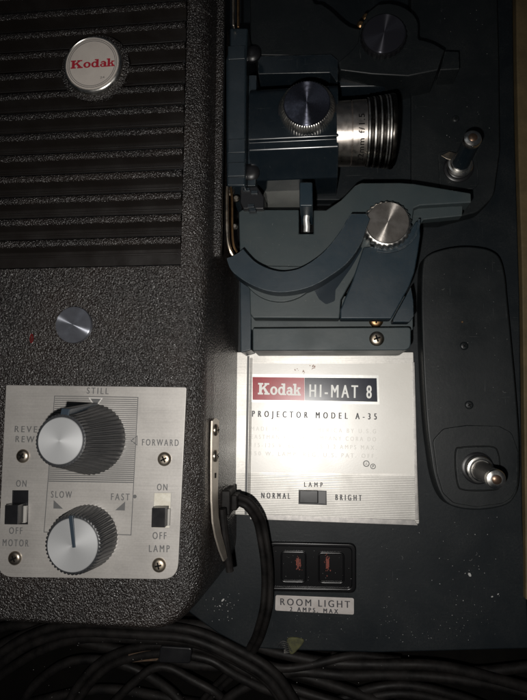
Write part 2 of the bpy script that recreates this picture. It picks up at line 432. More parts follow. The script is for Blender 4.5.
for A, B in zip(loops, loops[1:]):
    n = len(A)
    for i in range(n): bm.faces.new((A[i], A[(i + 1) % n], B[(i + 1) % n], B[i]))
top = loops[-1]; hole = [bm.verts.new((x * MM, y * MM, ZF * MM)) for x, y in ((GX0, GY0), (GX1, GY0), (GX1, GY1), (GX0, GY1))]
he = [bm.edges.new((hole[i], hole[(i + 1) % 4])) for i in range(4)]
te = [bm.edges.get((top[i], top[(i + 1) % len(top)])) for i in range(len(top))]
bmesh.ops.triangle_fill(bm, use_beauty=True, edges=he + te)
bad = [f for f in bm.faces if all(abs(v.co.z - ZF * MM) < 1e-7 for v in f.verts) and GX0 * MM < f.calc_center_median().x < GX1 * MM and GY0 * MM < f.calc_center_median().y < GY1 * MM]
bmesh.ops.delete(bm, geom=bad, context='FACES_ONLY')
low = [bm.verts.new((v.co.x, v.co.y, (ZF - 24) * MM)) for v in hole]
for i in range(4): bm.faces.new((hole[i], hole[(i + 1) % 4], low[(i + 1) % 4], low[i]))
bm.faces.new(low)
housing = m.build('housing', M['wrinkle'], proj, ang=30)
# louvres: sloping slats, open underneath
m = MB()
def slat(m, L, x0, x1):
    prof = [(L - .15, 80.1), (L + .2, 80.9), (L + .9, 81.1), (L + 2.6, 80.9), (L + 3.8, 80.1), (L + 4.4, 78.8), (L + 4.8, 74.2), (L - 1.6, 74.2)]
    va = [m.bm.verts.new((x0 * MM, y * MM, z * MM)) for y, z in prof]; vb = [m.bm.verts.new((x1 * MM, y * MM, z * MM)) for y, z in prof]
    n = len(prof)
    for i in range(n):
        f = m.bm.faces.new((va[i], va[(i + 1) % n], vb[(i + 1) % n], vb[i])); f.material_index = 0 if i in (0, 1, 2, 3, 4) else 1
    for f in (m.bm.faces.new(va), m.bm.faces.new(list(reversed(vb)))): f.material_index = 1
for k in range(1, 15):
    mm = MB(); slat(mm, L0 + L_PER * k - .3, GX0 + .5, GX1 - .4)
    lv = mm.build('louver', M['wrinkle'], housing, ang=28); lv.data.materials.append(M['slot'])
m = MB(); m.box(GX0 + .2, GX1 - .2, GY0 + .2, GY1 - .2, ZF - 8, ZF - 5.6)
for k in range(0, 15):
    y = L0 + L_PER * k + L_PER * .62
    m.box(GX0 + .6, GX1 - 3, y, y + 1.0, ZF - 5.7, ZF - 4.8)
m.build('grille_backing', M['slot'], housing, bevel=.3)
y_a = P(219, 256, 62).y
MB().prism(fillet([(P(210, 130, 62).x, y_a), (P(221.5, 200, 62).x, y_a), (P(221.5, 200, 62).x, YT), (P(210, 130, 62).x, YT)], [0, 2.0, 0, 0]), 56, 62).build('housing_lip', M['wrinkle'], housing, bevel=1.4)
m = MB()
for k in range(0, 16):
    y = L0 + L_PER * k - .2; pts = []
    for j in range(9):
        t = PI / 2 - PI / 2 * .8 * j / 8
        pts.append((XR - F + F * math.cos(t) , y, ZF - F + F * math.sin(t) + .05))
    pts.insert(0, (GX1 + .2, y, ZF + .1))
    m.tube(pts, .55, 6)
m.build('corner_rib', M['wrinkle'], housing)

# maker's badge
bc = P(94.6, 67.2, 81)
MB().lathe([(20, 78.2), (20, 80.6), (19.2, 81.0), (17.8, 81.0)], (bc.x, bc.y, 0), seg=56).build('badge_seat', M['wrinkle'], proj)
badge = MB().lathe([(17.2, 0), (17.2, 1.2), (16.9, 2.4), (16.3, 3.1), (15.8, 3.3), (15.6, 3.1)], (bc.x, bc.y, 81.1), seg=64).build('brand_badge', M['chrome'], proj)
fc = P(92, 63, 88.1)
MB().lathe([(15.3, 0), (15.3, .3)], (bc.x, bc.y, 84.1), seg=56).build('badge_face', M['cream'], badge)
m = Ink()
for r in (14.3, 13.4):
    m.ring_prism(circ(bc, r + .13, 56), circ(bc, r - .13, 56), 84.42, 84.46)
m.build('badge_ring_line', M['ink_grey'], badge)
slab_word((70.5, 68.8), (114.5, 66.2), 9.6, 84.5).build('brand_lettering', M['red_ink'], badge, smooth=False)
Ink().text('24', (100, 78.5), (104.5, 78), 2.4, 84.5).build('badge_number', M['ink_grey'], badge, smooth=False)

# round plug button and little red indicator on the face
c = P(72.5, 324.5, 83)
MB().lathe([(9.9, 0), (9.9, 2.0), (9.75, 2.4), (9.5, 2.5), (.2, 3.1)], (c.x, c.y, 80), seg=72).build('plug_button', M['darkcap'], proj, ang=12)
c = P(32, 338.5, 80)
MB().ring_prism([(c.x + .9 * math.cos(t * PI / 12), c.y + 2.6 * math.sin(t * PI / 12)) for t in range(24)], [(c.x + .45 * math.cos(t * PI / 12), c.y + 2.1 * math.sin(t * PI / 12)) for t in range(24)], 80, 80.7).build('red_indicator', M['dark_red'], proj)

# ---- control panel --------------------------------------------------------
PZ = 81.0
M['panel'] = striped_metal('panel_aluminium', (.375, .358, .338), None, 0, 0, glare_rough=.42, metal=.45, wear=.07)
pa = PP([(6, 385), (186.5, 387.2), (177.5, 579.5), (-3, 577)], PZ)
slotL = PP([(13.2, 490.5), (28, 490.5), (27.5, 524), (12.2, 524)], PZ)
slotR = PP([(154.5, 493), (171, 493), (169.5, 527.5), (153, 527.5)], PZ)
panel = MB().prism(fillet(pa, [1, 1, 8.5, 8.5]), 79.8, PZ).build('control_panel', M['panel'], proj, bevel=.25)
def quad_lines(m, pts, w, z, closed=True):
    n = len(pts)
    for i in range(n if closed else n - 1):
        a, b = Vector(pts[i]), Vector(pts[(i + 1) % n]); d = (b - a).normalized(); e = Vector((-d.y, d.x)) * w / 2
        m.sheet([a + e - d * w / 2, b + e + d * w / 2, b - e + d * w / 2, a - e - d * w / 2], z + i * .006)
    return m
TX = []
zi = PZ + .03
TX.append(Ink().text('STILL', (86.7, 393.6), (108.3, 394.2), 6.8, zi, 1.45, 0, .05))
TX.append(Ink().text('FORWARD', (142, 445.4), (178.5, 446.0), 6.8, zi, 1.45, 0, .05))
TX.append(Ink().text('REVERSE', (14.6, 432), (55, 433), 6.8, zi, 1.45, 0, .05))
TX.append(Ink().text('REWIND', (15.4, 442), (52, 443), 6.8, zi, 1.45, 0, .05))
TX.append(Ink().text('ON', (16, 486.6), (26.2, 486.8), 7, zi, 1.35, 0, .05))
TX.append(Ink().text('OFF', (9, 533.8), (22.2, 534), 7, zi, 1.35, 0, .05))
TX.append(Ink().text('MOTOR', (2.6, 546), (28.4, 546.6), 7.2, zi, 1.45, 0, .05))
TX.append(Ink().text('SLOW', (51, 497.6), (71.6, 498), 7, zi, 1.45, 0, .05))
TX.append(Ink().text('FAST', (111, 500), (129.4, 500.4), 7, zi, 1.45, 0, .05))
TX.append(Ink().text('ON', (157, 490.3), (167.2, 490.5), 6.8, zi, 1.35, 0, .05))
TX.append(Ink().text('OFF', (152.6, 539), (166.3, 539.3), 7.2, zi, 1.35, 0, .05))
TX.append(Ink().text('LAMP', (149, 552), (169.5, 552.3), 7.2, zi, 1.45, 0, .05))
for t_ in TX: t_.build('panel_lettering', M['ink_grey'], panel, smooth=False)
TX.clear()
m = Ink()
quad_lines(m, PP([(54.6, 396), (138, 397.4), (131, 535), (44, 532)], PZ), .42, PZ + .02)
m.sheet(PP([(91, 399), (100.5, 399.2), (95.6, 405.5)], PZ), PZ + .07)
quad_lines(m, PP([(137.2, 436), (137.0, 445), (131.2, 440.5)], PZ), .4, PZ + .16)
m.sheet(PP([(53.7, 500), (63, 508.8), (53.4, 508.5)], PZ), PZ + .05)
m.sheet(PP([(125.2, 501.5), (124.8, 510.5), (115.2, 510.2)], PZ), PZ + .05)
m.sheet(circ(P(134.8, 496.5, PZ), 1.0, 14), PZ + .05)
m.build('panel_markings', M['ink_grey'], panel, smooth=False)
m = Ink()
for k in range(42):
    y = 398.3 + k * 2.02; x0 = 54.6 - (y - 396) * 10.6 / 136 + 1; x1 = 138 - (y - 397.4) * 7 / 137.6 - 1
    w = .24 + .16 * (k / 41.0)
    quad_lines(m, PP([(x0, y), (x1, y + 1.3)], PZ), w + .12, PZ + .012, closed=False)
m.build('hatched_field', M['hatch'], panel, smooth=False)
M['panel_bright'] = mat('bare_aluminium', (.62, .60, .57), .4, .4)
m = Ink(); quad_lines(m, PP([(89.2, 397.9), (102.2, 398.2), (95.6, 407.6)], PZ), .55, PZ + .055)
m.build('still_mark_border', M['panel_bright'], panel, smooth=False)
for i, c in enumerate([(22, 456.2), (164, 459.2), (14, 558.6), (158.5, 565.6)]):
    q = P(*c, PZ + 1); screw(q, PZ, 3.6, panel, 'steel')
# slide switches
def slide(poly, slider, grey, zt, pale):
    sw = MB().prism(poly, PZ - .3, PZ + .04).build('slide_switch', M['slot_pale' if pale else 'black'], proj)
    MB().ring_prism(offset(poly, .35), poly, PZ - .2, PZ + .25).build('switch_frame', M['black' if not pale else 'slider_grey'], sw)
    MB().prism(PP(slider, zt), PZ + .05, zt).build('slider', M['black'], sw, bevel=.25)
    MB().prism(PP(grey, PZ + 2), PZ + .05, PZ + 2).build('slider_side', M['slider_grey'], sw, bevel=.2)
slide(slotL, [(4.8, 505.2), (18.2, 505.2), (17.6, 524.6), (4.2, 524.4)], [(20.0, 506), (26.0, 506), (25.2, 523), (19.3, 523)], PZ + 7, False)
slide(slotR, [(151.8, 508), (165.4, 508), (164.9, 527.6), (151.2, 527.4)], [(167.4, 509), (170.0, 509), (169.2, 526), (166.4, 526)], PZ + 6.5, True)

# ---- big function knob ----------------------------------------------------
k1 = P(92.5, 439, PZ)
z0 = PZ + .3
T = 44
KA = (0, .042, 1)
prof = [(18.0, 0), (18.4, 1.2), (17.7, 5), (15.6, 16), (13.2, 28), (12.5, 33.4), (12.1, 34.4), (11.2, 34.6)]
kn = MB().lathe(prof, (k1.x, k1.y, z0), KA, teeth=T, amp=[.2, .9, 1.0, 1.0, .9, .8, .3, 0], sharp=True).build('function_knob', M['knob'], proj, ang=50)
MB().lathe([(10.7, 34.3), (10.7, 34.9), (10.4, 35.2), (.2, 36.0)], (k1.x, k1.y, z0), KA, seg=72).build('knob_cap', M['cap'], kn, ang=12)
# pointer rib on the upper side
m = MB(); rb = []
a = math.radians(86)
d = Vector((math.cos(a), math.sin(a))); e = Vector((-d.y, d.x))
bm = m.bm; pv = []
for (r, h, w) in ((11.4, 34.2, 2.1), (16.2, 33.2, 2.1), (18.9, .6, 1.4), (14.5, .6, 1.4)):
    for s in (1, -1):
        q = Vector((k1.x, k1.y)) + d * r + e * w * s; pv.append(bm.verts.new((q.x * MM, q.y * MM, (z0 + h) * MM)))
for f in ((0, 1, 3, 2), (2, 3, 5, 4), (4, 5, 7, 6), (6, 7, 1, 0), (0, 2, 4, 6), (1, 7, 5, 3)): bm.faces.new([pv[i] for i in f])
m.build('pointer_rib', M['pointer'], kn, bevel=.4)
# ---- speed knob -----------------------------------------------------------
k2 = P(88.3, 536, PZ)
kn2 = MB().lathe([(15.6, 0), (16.0, .8), (15.6, 6), (14.8, 13), (14.5, 16.2), (14.0, 17.0), (13.0, 17.2)], (k2.x, k2.y, z0), teeth=46, amp=[.2, 1.0, 1.1, 1.1, 1.0, .6, 0], sharp=True).build('speed_knob', M['knob'], proj, ang=50)
MB().lathe([(12.7, 16.9), (12.7, 17.5), (12.4, 17.8), (.2, 18.5)], (k2.x, k2.y, z0), seg=72).build('knob_cap', M['cap'], kn2, ang=12)
a, b = P(71.0, 515.5, 99.4), P(74.3, 547.5, 99.4); dd = (b - a).normalized(); ee = Vector((-dd.y, dd.x)) * 1.15
MB().prism([a + ee, b + ee * .8, b - ee * .8, a - ee], 98.2, 99.9).build('pointer_rib', M['pointer'], kn2, bevel=.3)

# ---- latch spring on the housing wall -------------------------------------
m = MB(); bm = m.bm
def wallx(z, dx=0): return XR + 6.5 * max(0, (67.5 - z)) / 71.5 + dx
st = []
for (py, zt, zb, dx) in ((418.5, 60, 56, .7), (421, 63, 50, .7), (440, 63.5, 50, .7), (470, 63, 50, .7), (500, 62, 50.5, .7), (522, 61.5, 50.5, 1.4), (537, 60, 49.5, 2.6), (550, 57, 47, 4.0), (561, 53, 46, 5.4)):
    y = P(216, py, zt).y
    st.append([(wallx(zt, dx), y, zt), (wallx(zb, dx), y, zb), (wallx(zb, dx + .9), y, zb), (wallx(zt, dx + .9), y, zt)])
V = [[bm.verts.new(Vector(p) * MM) for p in r] for r in st]
for A, B in zip(V, V[1:]):
    for i in range(4): bm.faces.new((A[i], A[(i + 1) % 4], B[(i + 1) % 4], B[i]))
bm.faces.new(V[0]); bm.faces.new(list(reversed(V[-1])))
spring = m.build('latch_spring', mat('spring_steel', (.50, .45, .39), .38, .8, noise=90, col2=(.36, .32, .27)), proj)
for py in (430, 456):
    y = P(219, py, 57).y
    s_ = screw((wallx(57, 1.6), y), 57, 3.3, spring, 'steel', axis=(.98, 0, .1))
MB().prism([(wallx(56, 1.5), P(219, 473, 56).y), (wallx(56, 2.0), P(219, 473, 56).y), (wallx(56, 2.0), P(219, 478, 56).y), (wallx(56, 1.5), P(219, 478, 56).y)], 55.4, 56.6).build('spring_slot', M['void'], spring)

# strain relief where the cord leaves the housing
m = MB(); y = P(238, 501, 30).y; x = wallx(28)
m.box(x - 1, x + 4.5, y - 7.2, y + 7.2, 16, 38)
m.box(x + 4.3, x + 8, y - 5, y + 4, 20, 34)
sr = m.build('strain_relief', M['rubber'], proj, bevel=1.0)
MB().tube([(x + 1, y - 2, 44), (x + 2.2, y - 16, 42), (x + 4.0, y - 30, 40), (x + 5.0, y - 38, 39)], 2.3, 10).build('cord_hook', M['rubber'], proj)

# ---- name plate -----------------------------------------------------------
NZ = 3.0
ysp = P(300, 474.5, NZ).y * MM
M['plate_metal'] = striped_metal('name_plate_metal', (.64, .62, .58), (.30, .29, .27), .0011, 1, y_split=ysp, glare_rough=.40, metal=.35, wear=.10)
M['enamel'] = mat('name_plate_enamel', (.66, .635, .58), .36, spec=1.0, coat=.5, noise=22, col2=(.71, .685, .63), rvar=(50, .32, .42), bump=(900, .10, .0002))
npl = PP([(236, 352), (413.5, 352), (419.5, 524.5), (233, 514.5)], NZ)
plate = MB().prism(fillet(npl, [0, .8, 1.5, .8]), .2, NZ).build('name_plate', M['plate_metal'], proj, bevel=.5)
MB().sheet(PP([(252, 363.5), (411.4, 363.5), (414.2, 474), (250, 472.3)], NZ), NZ + .05).build('enamel_field', M['enamel'], plate, smooth=False)
# folded ridge down the left side and rims
m = MB(); m.tube([(*P(251.2, 358, NZ), NZ), (*P(248.8, 514, NZ), NZ)], .9, 8); m.build('folded_edge', M['plate_metal'], plate)
m = MB(); m.prism(PP([(247.2, 356), (249.4, 356), (247.0, 514.5), (244.6, 514.5)], NZ), NZ - .1, NZ + .12); m.build('edge_groove', M['hatch'], plate)
m = MB()
m.prism(PP([(250, 514.0), (414.6, 520.0), (418, 525.4), (250, 519.2)], NZ), NZ - .5, NZ + .35)
m.prism(PP([(412.6, 362), (414.6, 362), (418.6, 519.8), (415.4, 519.8)], NZ), NZ - .5, NZ + .3)
m.build('plate_rim', mat('rim_aluminium', (.30, .29, .28), .42, .8, noise=250, col2=(.42, .40, .38)), plate, bevel=.2)
MB().prism(PP([(249.8, 374), (378.4, 375.2), (379.6, 404.4), (249.4, 402)], NZ), NZ, NZ + .25).build('brand_frame', mat('brand_frame_metal', (.42, .42, .40), .4, .7, noise=400, col2=(.5, .5, .48)), plate)
MB().sheet(PP([(252.6, 377.0), (304.4, 377.6), (304.6, 400.6), (252.6, 399.8)], NZ), NZ + .30).build('red_brand_field', M['brand_red'], plate, smooth=False)
MB().sheet(PP([(304.5, 377.6), (376.6, 378.2), (377.4, 401.8), (304.7, 400.6)], NZ), NZ + .30).build('navy_brand_field', M['brand_navy'], plate, smooth=False)
slab_word((257.8, 394.4), (300.6, 395.6), 11.6, NZ + .34).build('brand_lettering', M['white_ink'], plate, smooth=False)
Ink().text('HI-MAT 8', (309.6, 396.9), (371.4, 398.3), 13.2, NZ + .36, 1.5, 0, .05).build('model_lettering', M['white_ink'], plate, smooth=False)
zi = NZ + .1
TX.append(Ink().text('PROJECTOR MODEL A-35', (252.2, 416.7), (376.6, 419.6), 6.4, zi, 2.1, 0, .09))
TX.append(Ink().text('LAMP', (304.3, 486.7), (322.6, 487.1), 4.6, zi, 2.0, 0, .09))
TX.append(Ink().text('NORMAL', (261.4, 498.3), (290, 499.0), 6.0, zi, 1.9, 0, .09))
TX.append(Ink().text('BRIGHT', (335.6, 500.2), (361.6, 500.9), 6.0, zi, 1.9, 0, .09))
for t_ in TX: t_.build('plate_lettering', M['ink'], plate, smooth=False)
TX.clear()
m = Ink()
TX.append(Ink().text('MADE IN U.S. OF AMERICA BY U.S.G', (251, 430.6), (376, 433.4), 4.3, zi, 1.6, 0, .05))
TX.append(Ink().text('EASTMAN KODAK COMPANY CORA DO', (251, 438.6), (376, 441.4), 4.3, zi, 1.6, 0, .05))
TX.append(Ink().text('115-125 V. 60 CYCLES 3.2 AMPS MAX.', (251, 446.9), (376.5, 449.8), 4.3, zi, 1.6, 0, .05))
TX.append(Ink().text('150 W. LAMP  REG. U.S. PAT. OFF.', (251, 455.3), (376.5, 458.2), 4.3, zi, 1.6, 0, .05))
for t_ in TX: t_.build('fine_print', M['ink_faint'], plate, smooth=False)
TX.clear()
m = Ink()
for c, r in (((366.3, 463.6), 1.9), ((373, 466.4), 1.6)):
    q = P(*c, NZ); m.ring_prism(circ(q, r * 1.08, 24), circ(q, r * .8, 24), zi, zi + .03)
m.text('UL', (364.8, 464.9), (367.9, 465), 2.6, zi); m.text('P', (372.3, 467.6), (374, 467.7), 2.6, zi, 1, .03)
m.build('approval_marks', M['ink_grey'], plate, smooth=False)
m = Ink()
for i in range(26):
    cx, cy = random.choice([(296, 369.5), (304, 371.8), (313, 367)]); q = P(cx + random.gauss(0, 1.6), cy + random.gauss(0, 1.3), NZ); r = random.uniform(.15, .45)
    m.sheet([(q.x + r * random.uniform(.6, 1.3) * math.cos(t * PI / 4), q.y + r * random.uniform(.6, 1.3) * math.sin(t * PI / 4)) for t in range(8)], zi + .002 * i)
m.build('rust_spots', M['rust'], plate, smooth=False)
slp = PP([(298.6, 489.6), (326.6, 490.6), (326.8, 505), (298.4, 504)], NZ)
ls = MB().prism(slp, NZ - 1, NZ + .12).build('lamp_switch', M['black'], proj)
MB().prism(PP([(318.6, 491.2), (325.4, 491.5), (325.6, 503.6), (318.6, 503.2)], NZ + 1), NZ + .13, NZ + .9).build('switch_slot', mat('worn_grey_plastic', (.07, .07, .07), .4), ls)
MB().prism(PP([(299.6, 490.4), (318.0, 490.8), (318.0, 503.6), (299.2, 503.2)], NZ + 3.6), NZ + .13, NZ + 3.6).build('slider', M['black'], ls, bevel=.5)

# ---- room light outlet ----------------------------------------------------
out = fillet(PP([(268, 541.7), (356, 543.5), (356, 592.5), (266, 590.7)], 2), 4)
inn = fillet(PP([(272, 545.7), (351.5, 547.5), (351.5, 588.2), (270, 586.7)], 2), 3)
MB().prism(out, -.5, 1.6).build('room_light_outlet', M['socket'], proj, bevel=.7)
ro = [o for o in proj.children if o.name.startswith('room_light_outlet')][0]
MB().ring_prism(out, inn, 1.5, 3.4).build('outlet_rim', M['socket'], ro, bevel=.7)
for (x0, x1, y0, y1, mx) in ((280.5, 306.5, 551, 582.5, 298.5), (318, 344.5, 552, 583.5, 327.5)):
    o2 = fillet(PP([(x0, y0), (x1, y0 + .4), (x1, y1 + .4), (x0, y1)], 2.4), 3); i2 = offset(o2, -1.1)
    MB().ring_prism(o2, i2, 1.5, 2.9).build('socket_rim', M['socket'], ro, bevel=.5)
    mm = Ink(); qx = P(mx, 563, 1.9)
    for i in range(9):
        sx_ = qx.x + random.uniform(-1.3, 1.3); l_ = random.uniform(1.2, 3.4); cy_ = qx.y + random.uniform(-1.2, 1.2)
        mm.sheet([(sx_ - .22, cy_ - l_), (sx_ + .25, cy_ - l_ * .9), (sx_ + .18, cy_ + l_), (sx_ - .2, cy_ + l_ * .93)], 1.63 + .002 * i)
    for i in range(46):
        r = random.uniform(.12, .4); qq = (qx.x + random.gauss(0, .8), qx.y + random.gauss(0, 2.3))
        mm.sheet([(qq[0] + r * math.cos(t * PI / 3), qq[1] + r * 1.3 * math.sin(t * PI / 3)) for t in range(6)], 1.66 + .002 * i)
    mm.build('socket_mark', M['orange'], ro, smooth=False)
tg = MB().prism(fillet(PP([(275.5, 595.2), (354, 598.2), (354, 614.8), (275, 610.6)], .6), 1.2), 0, .6).build('room_light_tag', M['tag'], proj, bevel=.15)
Ink().text('ROOM LIGHT', (280.4, 605.0), (350, 607.9), 6.6, .66, 1.4, 0, .05).build('tag_lettering', M['ink'], tg, smooth=False)
Ink().text('2 AMPS. MAX', (290, 611.1), (338, 613.6), 4.2, .66, 1.7, 0, .12).build('tag_lettering', M['ink'], tg, smooth=False)

# ---- film arms ------------------------------------------------------------
AZ = 13.0
arm = [(423, 264), (429, 254.5), (444, 249), (461, 246.5), (478, 247.2), (491, 250.5), (500, 258), (505, 275), (507.5, 300), (511, 335), (516, 390), (519.5, 440), (519.5, 478), (515.5, 496), (504, 506), (476, 510), (452, 506), (441, 495), (434, 475), (430, 450), (427, 425), (424, 380), (422, 330), (421.6, 295)]
ap = cat(PP(arm, AZ), 5)
film_arm = MB().prism(offset(ap, .8), .3, AZ, top=ap).build('supply_reel_arm', M['arm'], proj, bevel=1.1)
pad = fillet(PP([(431.5, 440), (443, 427.5), (467, 424), (500, 425), (513, 432), (520, 452), (519, 486), (513, 499), (503, 505), (476, 508.3), (453, 504.5), (442, 494), (436, 474)], AZ + 1.5), 6)
pad = offset(pad, -.8)
MB().prism(offset(pad, .15), AZ - .2, AZ + 1.4, top=pad).build('hub_pad', M['arm'], film_arm, bevel=.5)
sq = cat(PP([(456, 450), (461, 447.6), (477, 446.5), (492, 447), (497.5, 451.5), (500, 467), (500, 483), (497, 489), (480, 490.5), (463, 489.5), (458, 485), (455.5, 467)], AZ + 1.5), 5)
MB().prism(sq, AZ + 1.2, AZ + 2.2, top=offset(sq, -.4)).build('hub_plate', M['arm'], film_arm, bevel=.3)
m = MB(); m.ring_prism(offset(sq, .5), offset(sq, .05), AZ + 1.2, AZ + 1.46); m.build('hub_groove', M['void'], film_arm)
for c in ((464, 346), (469, 405)): screw(P(*c, AZ), AZ - .1, 2.6, film_arm, 'arm')
MB().lathe([(.7, 0), (.5, .25)], (*P(462.2, 322, AZ), AZ), seg=10).build('rivet', M['brass'], film_arm)
def spindle(bx, by, tx, ty, z0, zt, parent, tab=False):
    b = P(bx, by, z0); t = P(tx, ty, zt)
    ax = Vector((t.x - b.x, t.y - b.y, zt - z0)); L_ = ax.length; B = (b.x, b.y, z0)
    sp = MB().lathe([(9.6, -.5), (9.6, .9), (8.7, 1.4), (7.9, 1.5), (7.9, 2.6), (7.2, 3.0)], B, seg=40).build('reel_spindle', M['black'], proj)
    MB().lathe([(8.2, 3.0), (8.2, 4.2), (7.6, 5.0), (6.6, 5.3), (6.6, 6.4), (6.0, 7.0)], B, ax, seg=40).build('spindle_collar', M['chrome'], sp)
    MB().lathe([(6.0, 5.5), (5.3, 9), (5.1, L_ - 4), (5.3, L_ - 2.5)], B, ax, seg=36).build('spindle_shaft', M['blue_gloss'] if tab else mat('spindle_dark_steel', (.24, .23, .22), .34, .9), sp)
    MB().lathe([(5.5, L_ - 3.0), (5.5, L_ - 1.2), (5.0, L_ - .2), (3.4, L_ + .5), (2.6, L_ + .55)], B, ax, seg=36).build('spindle_rim', M['chrome'], sp)
    MB().lathe([(2.7, L_), (2.6, L_ + .7), (1.9, L_ + 1.2), (.8, L_ + 1.5)], B, ax, seg=30).build('spindle_tip', M['copper'], sp)
    if tab:
        z = z0 + 5
        MB().prism(PP([(441, 155.5), (449.5, 151.5), (456, 153), (452, 160), (447, 159)], z), z - .6, z).build('release_tab', M['steel'], sp, bevel=.2)
    return sp
spindle(477.5, 468, 496.5, 479.5, AZ + 1.6, AZ + 31, film_arm)
# upper arm plate
AU = 10.0
up = fillet(PP([(411, -60), (496, -60), (499, 60), (500, 150), (494, 196), (478, 212), (440, 222), (411, 222)], AU), [2, 2, 40, 20, 14, 10, 3, 3])
takeup = MB().prism(offset(up, .6), .3, AU, top=up).build('take_up_reel_arm', M['arm'], proj, bevel=1.0)
pb = fillet(PP([(438, 152), (476, 146), (479, 184), (474, 189), (440, 190)], AU + 1.2), 4)
MB().prism(pb, AU - .2, AU + 1.2).build('hub_plate', M['arm'], takeup, bevel=.4)
screw(P(455.5, 119, AU), AU - .1, 2.4, takeup, 'arm')
spindle(458.5, 168, 472.8, 137.8, AU + 1.2, AU + 33, takeup, tab=True)

# ---- mechanism base block right of the lens ------------------------------
MB().prism(fillet(PP([(244, 86), (411, 86), (412, 200), (244, 200)], 8), [1, 3, 3, 1]), .2, 8).build('mechanism_base', M['deck'], proj, bevel=.8)

# ---- lower film gate ------------------------------------------------------
LZ = 35.0
led = fillet(PP([(252.5, 328), (411, 327), (411, 350.2), (252.5, 350.6)], LZ), [1, 2, 4.5, 1])
gate = MB().prism(offset(led, .4), NZ + .3, LZ, top=led).build('lower_film_gate', M['grey_blue'], proj, bevel=1.3)
# side wall (blue) running up the left
sw_ = fillet(PP([(239.5, 215), (254, 215), (252, 262), (251, 350), (240.5, 353)], 26), 1)
MB().prism(sw_, 2, 26).build('gate_side_wall', M['blue'], gate, bevel=1.2)
MB().prism(fillet(PP([(251, 296), (413, 296), (413, 330), (251, 330)], 26), 1), 4, 26).build('gate_recess', M['grey_blue'], gate, bevel=.5)
screw(P(376.7, 338.8, LZ), LZ - .1, 4.4, gate, 'steel'); screw(P(376, 320.5, 26), 26, 4.4, gate, 'brass')
GZ = 42.0
gp = PP([(238.5, 212), (242, 209.5), (299, 209.5), (299, 233.5), (313.5, 233.5), (313.5, 210), (326, 210), (341, 200), (355, 185.5), (361, 182.8), (400, 182.5), (414, 183.5), (471, 193), (471.5, 202.5), (420, 205.6), (414, 208), (412, 222), (404, 238), (392, 246), (370, 247), (352, 280), (341, 300), (339.6, 318.4), (253, 318), (250, 314), (249.5, 290), (240, 262)], GZ)
MB().prism(gp, GZ - 12, GZ).build('gate_plate', M['grey_blue'], gate, bevel=.8)
# lower prong of the gate arm
MB().prism(PP([(410, 206.5), (462.8, 205.8), (462.3, 215.8), (424, 219.6), (418, 228), (414, 240), (400, 232)], GZ - 5), GZ - 12, GZ - 5).build('gate_prong', M['grey_blue'], gate, bevel=.6)
# semi-disc step under the curved guide
cc = P(281, 262, GZ)
MB().prism(circ(cc, 24.8, 36, PI * 1.03, PI * 1.97), GZ - 1, GZ + 3.0).build('gate_step', M['grey_blue'], gate, bevel=.4)
# right wing
WZ = 45.0
wing = PP([(363.5, 247), (372, 246), (384, 248), (398, 244), (408, 234), (416, 221), (420, 221), (420.4, 236), (418, 253), (414.6, 272), (410, 285), (402, 300), (391.6, 318.8), (340.2, 318.8), (340.2, 310), (345, 298), (352, 282)], WZ)
MB().prism(wing, GZ - 8, WZ).build('gate_wing', M['blue'], gate, bevel=.9)
MB().prism(PP([(393, 319), (411, 286.5), (413.5, 300), (414, 316), (410, 322), (393, 322)], WZ - 5), GZ - 12, WZ - 5).build('wing_foot', M['blue'], gate, bevel=.6)
MB().prism(fillet(PP([(313, 288), (319, 299), (326, 304.5), (335, 301), (335.5, 290), (351, 268), (364, 246), (352, 248), (335, 268)], GZ + .1), 2), GZ - .3, GZ + .12).build('gate_window', mat('navy_recess', (.006, .012, .018), .3), gate)
# raised collar arc round the disc
cs = P(386.5, 221.5, WZ)
a_o = circ(cs, 19.2, 30, -1.9, .1); a_i = list(reversed(circ(cs, 17.8, 30, -1.9, .1)))
MB().prism(a_o + a_i, WZ - 2, WZ + 1.3).build('collar_arc', M['blue'], gate, bevel=.3)
# serrated steel disc
dc = P(387.4, 223.2, 50)
MB().lathe([(14.3, 42), (14.3, 47.8), (13.6, 48.8), (12.2, 49.6)], (dc.x, dc.y, 0), teeth=26, amp=[.8, .8, .5, 0]).build('gate_disc', M['chrome'], proj, ang=50)
gd = [o for o in proj.children if o.name.startswith('gate_disc')][0]
MB().lathe([(12.0, 49.5), (12.0, 51.6), (11.7, 51.9), (.2, 52.5)], (dc.x, dc.y, 0), seg=60).build('disc_face', M['discsteel'], gd, ang=12)
# curved guide
CZ = 56.0
outer = [(226.6, 258), (227.5, 262), (231, 270), (239, 279.5), (252, 287.5), (267, 293), (281, 294.6), (296, 293), (309, 289.5), (320, 284.5), (332, 277), (344, 266), (354, 255), (362.6, 241), (366.5, 228), (370, 219), (366, 213.6), (351, 213.6)]
inner = [(346, 221), (341, 230), (329, 246), (317, 257.5), (302, 267), (290, 270.6), (279, 271), (267.5, 268), (256, 262.2), (248.5, 255), (243, 248.5), (238.5, 252.5), (231.5, 256.3)]
outer = [(x, y - 2.2 if 2 < i < 11 else y) for i, (x, y) in enumerate(outer)]
cg = PP(outer, CZ); ci = PP(inner, CZ)
cgp = cat(cg[:-3], 4, closed=False) + fillet(cg[-4:], 1.2)[-0:] + []
cgp = cat(cg[:14], 4, closed=False) + cg[14:] + cat(ci[:11], 4, closed=False) + ci[11:]
MB().prism(cgp, CZ - 17, CZ).build('curved_film_guide', M['blue'], proj, bevel=1.3)
